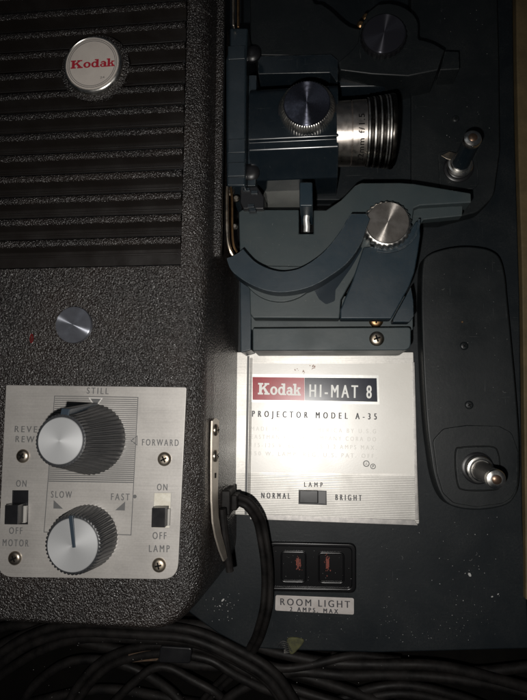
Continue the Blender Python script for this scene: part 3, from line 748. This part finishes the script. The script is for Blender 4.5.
# blue tab with bright pin standing in the notch
MB().prism(fillet(PP([(299.5, 182), (312.5, 182), (312.8, 206), (299.5, 206)], 62), 1), 20, 62).build('gate_pin_block', M['blue'], proj, bevel=.8)
gpb = [o for o in proj.children if o.name.startswith('gate_pin_block')][0]
MB().prism(PP([(300.2, 207), (313.3, 207), (313.3, 233.2), (300.2, 233.2)], 44), 20, 30.5).build('pin_slot', M['void'], gpb)
MB().tube([(*P(306.3, 206.5, 47), 47), (*P(307.1, 213, 46), 46), (*P(306.2, 220, 45), 45), (*P(306.9, 227, 44), 44), (*P(306.6, 232, 43.5), 43.5)], 1.9, 14).build('guide_pin', mat('bright_pin', (.8, .8, .78), .42, .8), gpb)

# ---- lens and its mount ---------------------------------------------------
ly = P(355, 133, 41).y; lz = 40.0
def xat(px, z, py=133): return P(px, py, z).x
# mount: block with rounded barrel top
m = MB(); bm = m.bm
x0, x1 = xat(249, 52), xat(338.5, 52)
yt, yb = P(300, 87, 46).y, P(300, 177, 40).y
y1_ = P(300, 139.4, 55).y; y2_ = P(300, 148.6, 54).y
prof = [(yt, 8), (yt, 44), (yt - 3, 50), (yt - 9, 55), (y1_ + .4, 57), (y1_, 56.4), (y1_ - .2, 54.6), (y2_ + .4, 53.8), (y2_ - .6, 52.6), (yb + 5, 42), (yb, 37), (yb, 8)]
va = [bm.verts.new((x0 * MM, y * MM, z * MM)) for y, z in prof]; vb = [bm.verts.new((x1 * MM, y * MM, z * MM)) for y, z in prof]
n = len(prof)
for i in range(n): bm.faces.new((va[i], va[(i + 1) % n], vb[(i + 1) % n], vb[i]))
bm.faces.new(va); bm.faces.new(list(reversed(vb)))
mount = m.build('lens_mount', M['blue_gloss'], proj, bevel=.7)
lens = MB().lathe([(17.5, 0), (18.8, .1), (18.8, xat(352.2, 59) - xat(337, 59)), (18.3, xat(352.6, 59) - xat(337, 59)), (18.3, xat(353.2, 59) - xat(337, 59)), (18.9, xat(353.6, 59) - xat(337, 59)), (19.0, xat(368.5, 59) - xat(337, 59)), (18.2, xat(369.2, 59) - xat(337, 59))], (xat(337, 59), ly, lz), (1, 0, 0), seg=96).build('projection_lens', M['lens_silver'], proj, ang=40)
pr = []; xs = xat(369, 59); xe = xat(394, 61); nr = 8
for i in range(nr):
    a = (xe - xs) * i / nr; b = (xe - xs) * (i + .55) / nr; c = (xe - xs) * (i + 1) / nr; r = 19.6 + 1.5 * i / nr
    pr += [(r - .9, a), (r, a + .15), (r, b), (r - .9, b + .15)]
pr += [(20.6, xe - xs), (21.3, xe - xs + .2), (21.5, xe - xs + 1.6), (21.2, xe - xs + 2.6), (19.5, xe - xs + 2.8), (18.5, xe - xs + .5)]
MB().lathe(pr, (xs, ly, lz), (1, 0, 0), seg=96).build('focus_ring', mat('black_anodised_rings', (.075, .068, .06), .26, 1.0, rvar=(300, .2, .34)), lens, ang=25)
for i, k in ((0, 0), (2, 2), (4, 4), (6, 6), (7, 7)):
    a = (xe - xs) * i / nr; r = 19.7 + 1.5 * i / nr
    MB().lathe([(r - .5, a + .2), (r + .12, a + .3), (r + .12, a + 1.1), (r - .5, a + 1.2)], (xs, ly, lz), (1, 0, 0), seg=96).build('bright_ring', M['chrome'], lens, ang=25)
# engraved lens marking wrapped round the barrel
cu = bpy.data.curves.new('t', 'FONT'); cu.body = '22mm f/1.5'; cu.space_character = 1.15; cu.offset = .012
o = bpy.data.objects.new('t', cu); col.objects.link(o)
me = bpy.data.meshes.new_from_object(o.evaluated_get(bpy.context.evaluated_depsgraph_get()))
bpy.data.objects.remove(o); bpy.data.curves.remove(cu)
th0 = math.asin((P(360, 137, 58).y - ly) / 19); m = Ink(); w = max(v.co.x for v in me.vertices); arc = 29.0; R_ = 19.09; xb = xat(365.0, 59); vs = []
for v in me.vertices:
    th = (v.co.x / w - .5) * arc / R_ + th0; hx = v.co.y / .729 * 3.5
    vs.append(m.bm.verts.new(((xb - hx) * MM, (ly + R_ * math.sin(th)) * MM, (lz + R_ * math.cos(th)) * MM)))
for f in me.polygons:
    try: m.bm.faces.new([vs[i] for i in f.vertices])
    except ValueError: pass
bpy.data.meshes.remove(me)
m.build('lens_lettering', M['void'], lens, smooth=False)
# focus knob on the mount
kc = P(307, 108, 58)
fk = MB().lathe([(16.2, 54), (16.2, 58.2), (15.6, 60.0), (14.4, 61.4), (13.4, 62.4)], (kc.x, kc.y, 0), teeth=60, amp=[0, .5, .5, .45, 0], sharp=True).build('focus_knob', M['chrome'], proj, ang=50)
MB().lathe([(13.5, 62.2), (13.4, 62.9), (13.0, 63.3), (.2, 64.3)], (kc.x, kc.y, 0), seg=64).build('knob_cap', mat('navy_spun_cap', (.11, .115, .15), .27, .95, spec=.8, aniso=1.0, rvar=(500, .22, .36)), fk, ang=12)
MB().lathe([(17.6, 50), (17.6, 55.2), (17.0, 56)], (kc.x, kc.y, 0), seg=56).build('knob_seat', M['black'], fk)

# left film-path brackets
BZ = 52.0
br = [(229.5, 27.5), (248, 27.5), (246.5, 60), (246.0, 130), (245.5, 186), (226.5, 186), (225.5, 60), (229.5, 46)]
bracket = MB().prism(PP(br, BZ), 2, BZ).build('film_door_bracket', M['blue_mid'], proj, bevel=1.2)
for yy, d in ((46.8, .9), (139.4, .7), (163.3, 1.4)):
    a, b = P(229, yy, BZ), P(245, yy, BZ)
    MB().box(P(228, yy, BZ).x, b.x + .2, a.y - 9, a.y, BZ - 1, BZ + d).build('bracket_step', M['blue_mid'], bracket, bevel=.6)
MB().prism(fillet(PP([(248.8, 75), (256.5, 75), (255.5, 186), (247.5, 186)], 44), .6), 6, 44).build('bracket_flange', M['blue_mid'], bracket, bevel=1.0)
for c, r, mt in (((252, 53.5), 5.2, 'black'), ((250.5, 172), 5.4, 'black')):
    MB().lathe([(r, 0), (r, 2), (r * .8, 3.2), (r * .4, 3.8)], (*P(*c, 44), 42), seg=26).build('bracket_stud', M[mt], bracket)
MB().lathe([(2.6, 0), (2.6, 1), (1.8, 2)], (*P(258.3, 107.5, 46), 45), seg=20).build('brass_stud', M['brass'], bracket)
for (x0_, x1_, y0_, y1_, zt, mt) in ((231.8, 234.4, -30, 25.5, 56, 'steel'), (236.6, 239.2, -30, 27, 52, 'brass')):
    MB().prism(PP([(x0_, y0_), (x1_, y0_), (x1_, y1_), (x0_, y1_)], zt), zt - 3, zt).build('door_rod', M[mt], bracket, bevel=.5)
# bright hinge loop beside the housing
hl = [(227.2, 187, 52), (227.0, 200, 52), (227.4, 235, 51), (230.0, 250, 50), (234.5, 258, 48)]
pts = cat([(*P(x, y, z), z) for x, y, z in hl], 5, closed=False)
hb = MB().tube(pts, 1.15, 10).build('hinge_wire', M['steel'], proj)
pts = cat([(*P(x, y, z), z) for x, y, z in ((230.5, 186, 50), (232.0, 200, 50), (232.2, 230, 49), (233.5, 245, 48), (237, 252, 46))], 5, closed=False)
MB().tube(pts, .8, 8).build('hinge_wire_inner', M['brass'], hb)
for c, r in (((230, 191), 2.6), ((236, 198), 2.0), ((234.5, 226), 1.7)):
    MB().lathe([(r, 0), (r, 1.6), (r * .6, 2.4)], (*P(*c, 48), 46), seg=20).build('hinge_stud', M['steel'], hb)
hgp = MB().prism(fillet(PP([(240, 187), (257, 186), (264.5, 197), (264, 209), (243, 209), (240, 203)], 46), 1.2), 30, 46).build('hinge_block', M['black'], proj, bevel=.8)
for c in ((246.5, 187.8), (254.5, 190.5), (251, 204), (252.5, 208)):
    q = P(*c, 46); MB().box(q.x - 2.2, q.x + 2.2, q.y - 2.6, q.y, 43, 46.9).build('hinge_leaf', M['blue_gloss'], hgp, bevel=.5)
# film channel between lens mount and gate, its grey paints in reflections
MB().prism(PP([(263, 176), (309, 172), (300, 184), (300, 210), (263, 210)], 20), 8.1, 20).build('film_channel', mat('channel_grey', (.08, .082, .075), .4, .3, noise=40, col2=(.06, .062, .058)), proj, bevel=.5)

# ---- upper film gate (mirror of the lower one) ----------------------------
UZ = 30.0
up1 = cat(PP([(311, -30), (313, 0), (322, 4), (332, 11), (341, 19.5), (350, 26), (361, 29)], UZ), 4, closed=False)
upg = MB().prism([*up1, P(364, 60, UZ), P(339, 72, UZ), P(330, 56.5, UZ), P(256, 55, UZ), P(250, 40, UZ), P(250, -30, UZ)], 4, UZ).build('upper_film_gate', M['arm'], proj, bevel=1.0)
MB().prism(fillet(PP([(258, 56), (331, 54), (338, 60), (338, 84), (330, 72.5), (258, 74)], 34), 1), 6, 34).build('gate_cross_bar', M['blue_gloss'], upg, bevel=1.2)
MB().prism(PP([(338, 58), (400, 60), (411, 62), (411, 86), (338, 87)], 22), 6, 22).build('gate_shelf', M['blue_gloss'], upg, bevel=1.2)
hub_o = [(389.5, 3), (399, 5), (408, 9.5), (415, 16), (418.5, 25), (418.5, 38), (424, 40), (434, 43.5), (445, 50), (441, 60), (438, 70), (408, 76), (372, 74), (340, 70), (338, 62), (350, 52), (358, 42), (360, 28), (368, 12), (378, 4)]
MB().prism(cat(PP(hub_o[:9], 34), 3, closed=False) + PP(hub_o[9:], 34), 8, 34).build('gate_arm', M['arm'], upg, bevel=.9)
MB().prism(PP([(445, 51), (459, 51.5), (459.5, 69), (440, 70)], 26), 10, 26).build('gate_prong', M['arm'], upg, bevel=.6)
uc = P(384.5, 31, 40)
ud = MB().lathe([(14.6, 33), (14.6, 36), (13.6, 37.2)], (uc.x, uc.y, 0), teeth=26, amp=[.6, .6, 0]).build('upper_gate_disc', M['black'], proj, ang=50)
MB().lathe([(13.0, 37.3), (13.0, 38), (12.6, 38.3), (.2, 39.1)], (uc.x, uc.y, 0), seg=60).build('disc_face', mat('dark_spun_face', (.04, .04, .05), .33, .6, aniso=1.0), ud, ang=12)
for c in ((366, 17.5), (360.5, 25)): MB().lathe([(2.4, 0), (2.3, .8), (1.4, 1.6)], (*P(*c, UZ), UZ), seg=18).build('brass_rivet', M['brass'], upg)

# ================================================================= surroundings
floor = MB().prism([(-700, -700), (700, -700), (700, 700), (-700, 700)], -46, -40).build('floor', mat('dark_cloth_floor', (.0015, .0013, .0012), .9, spec=.08, noise=60, col2=(.003, .0025, .002)), None, smooth=False)
tag(floor, kind='structure')
wood = mat('olive_wood', (.075, .055, .027), .6, spec=.2, noise=60, col2=(.11, .08, .04), bump=(400, .3, .0004), wear=.4)
wb = MB().prism([P(516.0, -30, 4), P(516.8, 60, 4), P(519, 170, 4), P(522, 260, 4), P(524, 400, 4), P(525.5, 520, 4), P(526, 600, 4), P(600, 600, 4), P(600, -30, 4)], -39.9, 4).build('wooden_board', wood, None, bevel=.8)
tag(wb, 'olive brown wooden edge board running along the right side of the projector deck', 'board')

# power cords
def cord(pts, r, label, group=None, name='power_cord', n=8, twin=0, material='rubber'):
    c = cat([Vector((*P(x, y, z), z)) for x, y, z in pts], n, closed=False)
    ph = random.random() * 6; wob = .15 if r == 2.0 else 1.0
    c = [p + Vector((wob * math.sin(ph + i * .45) * .35, wob * math.cos(ph + i * .37) * .55, math.sin(ph + i * .3) * .5)) for i, p in enumerate(c)]
    m = MB()
    if twin:
        L_ = []; R2 = []
        for i, p in enumerate(c):
            d = (c[min(i + 1, len(c) - 1)] - c[max(i - 1, 0)]).normalized(); s = d.cross(Vector((0, 0, 1))).normalized()
            L_.append(p + s * r * .92); R2.append(p - s * r * .92)
        m.tube(L_, r, 10); m.tube(R2, r, 10)
    else: m.tube(c, r, 12)
    o = m.build(name, M[material], None, ang=80)
    tag(o, label, 'cord', group); return o
G = 'black power cords around the projector'
cord([(238, 500, 27), (248, 504, 27), (257, 516, 24), (262, 532, 20), (266, 556, 17), (267.5, 582, 14), (266, 606, 12), (261, 628, 9), (254, 645, 2), (240, 665, -12), (215, 690, -20), (190, 720, -25)], 2.0, 'twin black cord curving from the strain relief down past the left end of the outlet', G, twin=1)
def bottom(pts, r, label, twin=0): return cord(pts, r, label, 'cord loops lying in front of the housing', twin=twin)
bottom([(-30, 690, -6), (5, 655, -4), (40, 636, -3), (90, 628, -2), (150, 630, -2), (200, 638, -2), (240, 655, -2), (275, 680, -3), (300, 720, -5)], 3.0, 'uppermost thick cord arching along the housing bottom edge', 1)
bottom([(-30, 665, -16), (10, 640, -16), (60, 624, -15), (120, 622, -14), (180, 624, -12), (225, 632, -10), (270, 650, -10), (320, 662, -10), (380, 664, -10), (450, 668, -12), (540, 690, -14)], 3.3, 'long cord passing under the deck front and out at right')
bottom([(60, 730, -12), (80, 690, -12), (110, 662, -12), (160, 648, -11), (205, 655, -10), (240, 672, -10), (280, 690, -12), (330, 705, -12), (420, 730, -14)], 2.9, 'cord loop rising from the bottom edge left of centre', 1)
bottom([(10, 740, -20), (22, 705, -20), (40, 680, -20), (75, 660, -20), (130, 668, -20), (170, 690, -21), (200, 730, -22)], 3.1, 'small cord loop in the lower left corner')
bottom([(200, 720, -16), (240, 690, -14), (290, 673, -13), (350, 674, -13), (400, 676, -14), (470, 680, -15), (560, 700, -17)], 3.2, 'cord lying lowest across the bottom right', 0)
bottom([(300, 740, -22), (340, 705, -20), (400, 690, -20), (460, 700, -21), (520, 730, -22)], 2.8, 'cord arc at the bottom edge right of centre', 1)
bottom([(-20, 720, -26), (40, 700, -25), (100, 690, -25), (180, 700, -25), (260, 712, -26)], 3.2, 'cord running flat along the bottom edge at left', 0)
bottom([(-30, 640, -22), (20, 626, -22), (80, 640, -22), (140, 655, -20), (200, 664, -18), (260, 668, -18), (330, 684, -18), (400, 710, -20)], 3.4, 'cord dipping from the left edge under the other loops towards bottom centre')
bottom([(-30, 700, -12), (10, 668, -10), (55, 645, -8), (110, 637, -7), (170, 640, -6), (215, 650, -6), (262, 676, -6), (290, 712, -8)], 3.2, 'second arch just below the uppermost cord along the housing')
bottom([(330, 655, -18), (380, 668, -18), (430, 664, -18), (480, 672, -18), (560, 664, -20)], 3.3, 'short wavy cord below the right half of the deck front')
bottom([(100, 720, -14), (125, 690, -13), (155, 668, -13), (185, 676, -14), (215, 692, -15), (235, 720, -18)], 2.8, 'narrow upright cord loop at the bottom edge below the speed knob')
bottom([(150, 633, -9), (200, 637, -8), (238, 648, -7), (262, 664, -7), (285, 668, -8), (330, 660, -9), (365, 656, -12), (400, 660, -16)], 2.6, 'thin cord crossing under the twin cord where it drops off the deck')
pl = MB().prism(fillet(PP([(160, 646), (192, 648), (190, 664), (158, 663)], -4), 2), -18, -4).build('cord_plug', M['black'], None, bevel=1.0)
tag(pl, 'black plug body lying among the cord loops below the housing', 'plug')
tw = MB()
for k in range(4): tw.tube(cat([(*P(276 + k * 2, 646 + k, 0), 0 - k * .3), (*P(283, 641 + 2 * k, 2), 2), (*P(289 + k, 645 + k * 2, 1), 1), (*P(284, 650 + k, 0), 0)], 5, closed=False), .28, 6)
tag(tw.build('wire_tie', M['chrome'], None), 'small shiny twisted wire tie lying below the room light tag', 'wire')
q = cat(PP([(288, 638), (304, 640), (298, 650), (291, 655), (288, 648)], 1), 4)
tag(MB().prism(q, -8, 1).build('olive_cloth_scrap', M['green'], None, bevel=1.0), 'small olive green cloth scrap at the deck bottom edge', 'scrap')
tag(MB().prism(fillet(PP([(128, 650), (158, 648), (158, 661), (128, 663)], -10), 2), -16, -10).build('cardboard_scrap', M['brown_bit'], None, bevel=.6), 'dull brown scrap of paper among the cord loops', 'scrap')

# dust and flecks
m = MB()
def fleck(x, y, z, s, ax=None):
    q = P(x, y, z); a = random.random() * PI if ax is None else ax; l, w = s * random.uniform(.8, 1.6), s * random.uniform(.5, .9)
    pts = []
    for k in range(6):
        t = k * PI / 3; u, v = l * math.cos(t), w * math.sin(t) * random.uniform(.7, 1.1)
        pts.append((q.x + u * math.cos(a) - v * math.sin(a), q.y + u * math.sin(a) + v * math.cos(a)))
    m.prism(pts, z - .05, z + .12 + s * .3)
fleck(469.5, 574.5, 0, 1.3, -PI / 4 - .2); fleck(492, 596.5, 0, .7); fleck(498, 594, 0, .6); fleck(479, 569, 0, .3)
for i in range(75):
    x, y = random.uniform(380, 500), random.uniform(512, 645); fleck(x, y, 0, random.uniform(.06, .26))
for i in range(70):
    x, y = random.uniform(285, 470), random.uniform(612, 640); fleck(x, y, 0, random.uniform(.05, .2))
for i in range(34): fleck(random.gauss(222, 8), random.gauss(604, 9), 0, random.uniform(.1, .3))
fleck(223, 600, 0, .9, .8); fleck(220, 606, 0, .5); fleck(228, 611, 0, .4)
for i in range(34): fleck(random.uniform(425, 512), random.uniform(262, 420), AZ + .1, random.uniform(.04, .16))
for i in range(26): fleck(random.uniform(420, 490), random.uniform(5, 140), AU + .1, random.uniform(.05, .2))
for i in range(40): fleck(random.uniform(262, 360), random.uniform(546, 592), 1.7, random.uniform(.05, .16))
for i in range(30): fleck(random.uniform(255, 335), random.uniform(212, 312), GZ + .05, random.uniform(.04, .12))
for i in range(60): fleck(random.uniform(5, 410), random.uniform(636, 698), random.uniform(-6, -1), random.uniform(.04, .2))
for i in range(11):
    x, y = random.choice([(random.uniform(380, 500), random.uniform(520, 645)), (random.uniform(425, 510), random.uniform(262, 420)), (random.uniform(255, 335), random.uniform(215, 312))])
    z = 0 if y > 515 else (AZ if x > 400 else GZ); q = P(x, y, z); a_ = random.random() * 6.3; l_ = random.uniform(.8, 2.6)
    m.tube([(q.x + math.cos(a_ + .5 * k) * l_ * k / 3, q.y + math.sin(a_ + .5 * k) * l_ * k / 3, z + .12) for k in range(4)], .035, 4)
tag(m.build('dust_flecks', M['white_bit'], None, smooth=False), 'pale dust and paint flecks scattered over the dark deck and cords', 'dust', kind='stuff')

# ================================================================= light
w = bpy.data.worlds.new('World'); sc.world = w; w.use_nodes = True
bg = w.node_tree.nodes['Background']; bg.inputs['Color'].default_value = (.75, .85, 1, 1); bg.inputs['Strength'].default_value = .012
ld = bpy.data.lights.new('phone_flash', 'SPOT'); ld.energy = 3.9; ld.spot_size = math.radians(136); ld.spot_blend = 1.0; ld.shadow_soft_size = .003; ld.color = (1, .965, .92)
lo = bpy.data.objects.new('phone_flash', ld); col.objects.link(lo); lo.location = (-.017, -.0262, .352)
# added weak fill light far above, standing in for dim room light
rd = bpy.data.lights.new('room_fill', 'AREA'); rd.energy = .35; rd.size = .5; rd.color = (.9, .95, 1)
rl = bpy.data.objects.new('room_fill', rd); col.objects.link(rl); rl.location = (-.35, .9, 1.6)
rl.rotation_euler = (Vector((0, .05, 0)) - Vector(rl.location)).to_track_quat('-Z', 'Y').to_euler()
sc.view_settings.view_transform = 'Standard'; sc.view_settings.look = 'None'
sc.view_settings.exposure = 0; sc.view_settings.gamma = 1
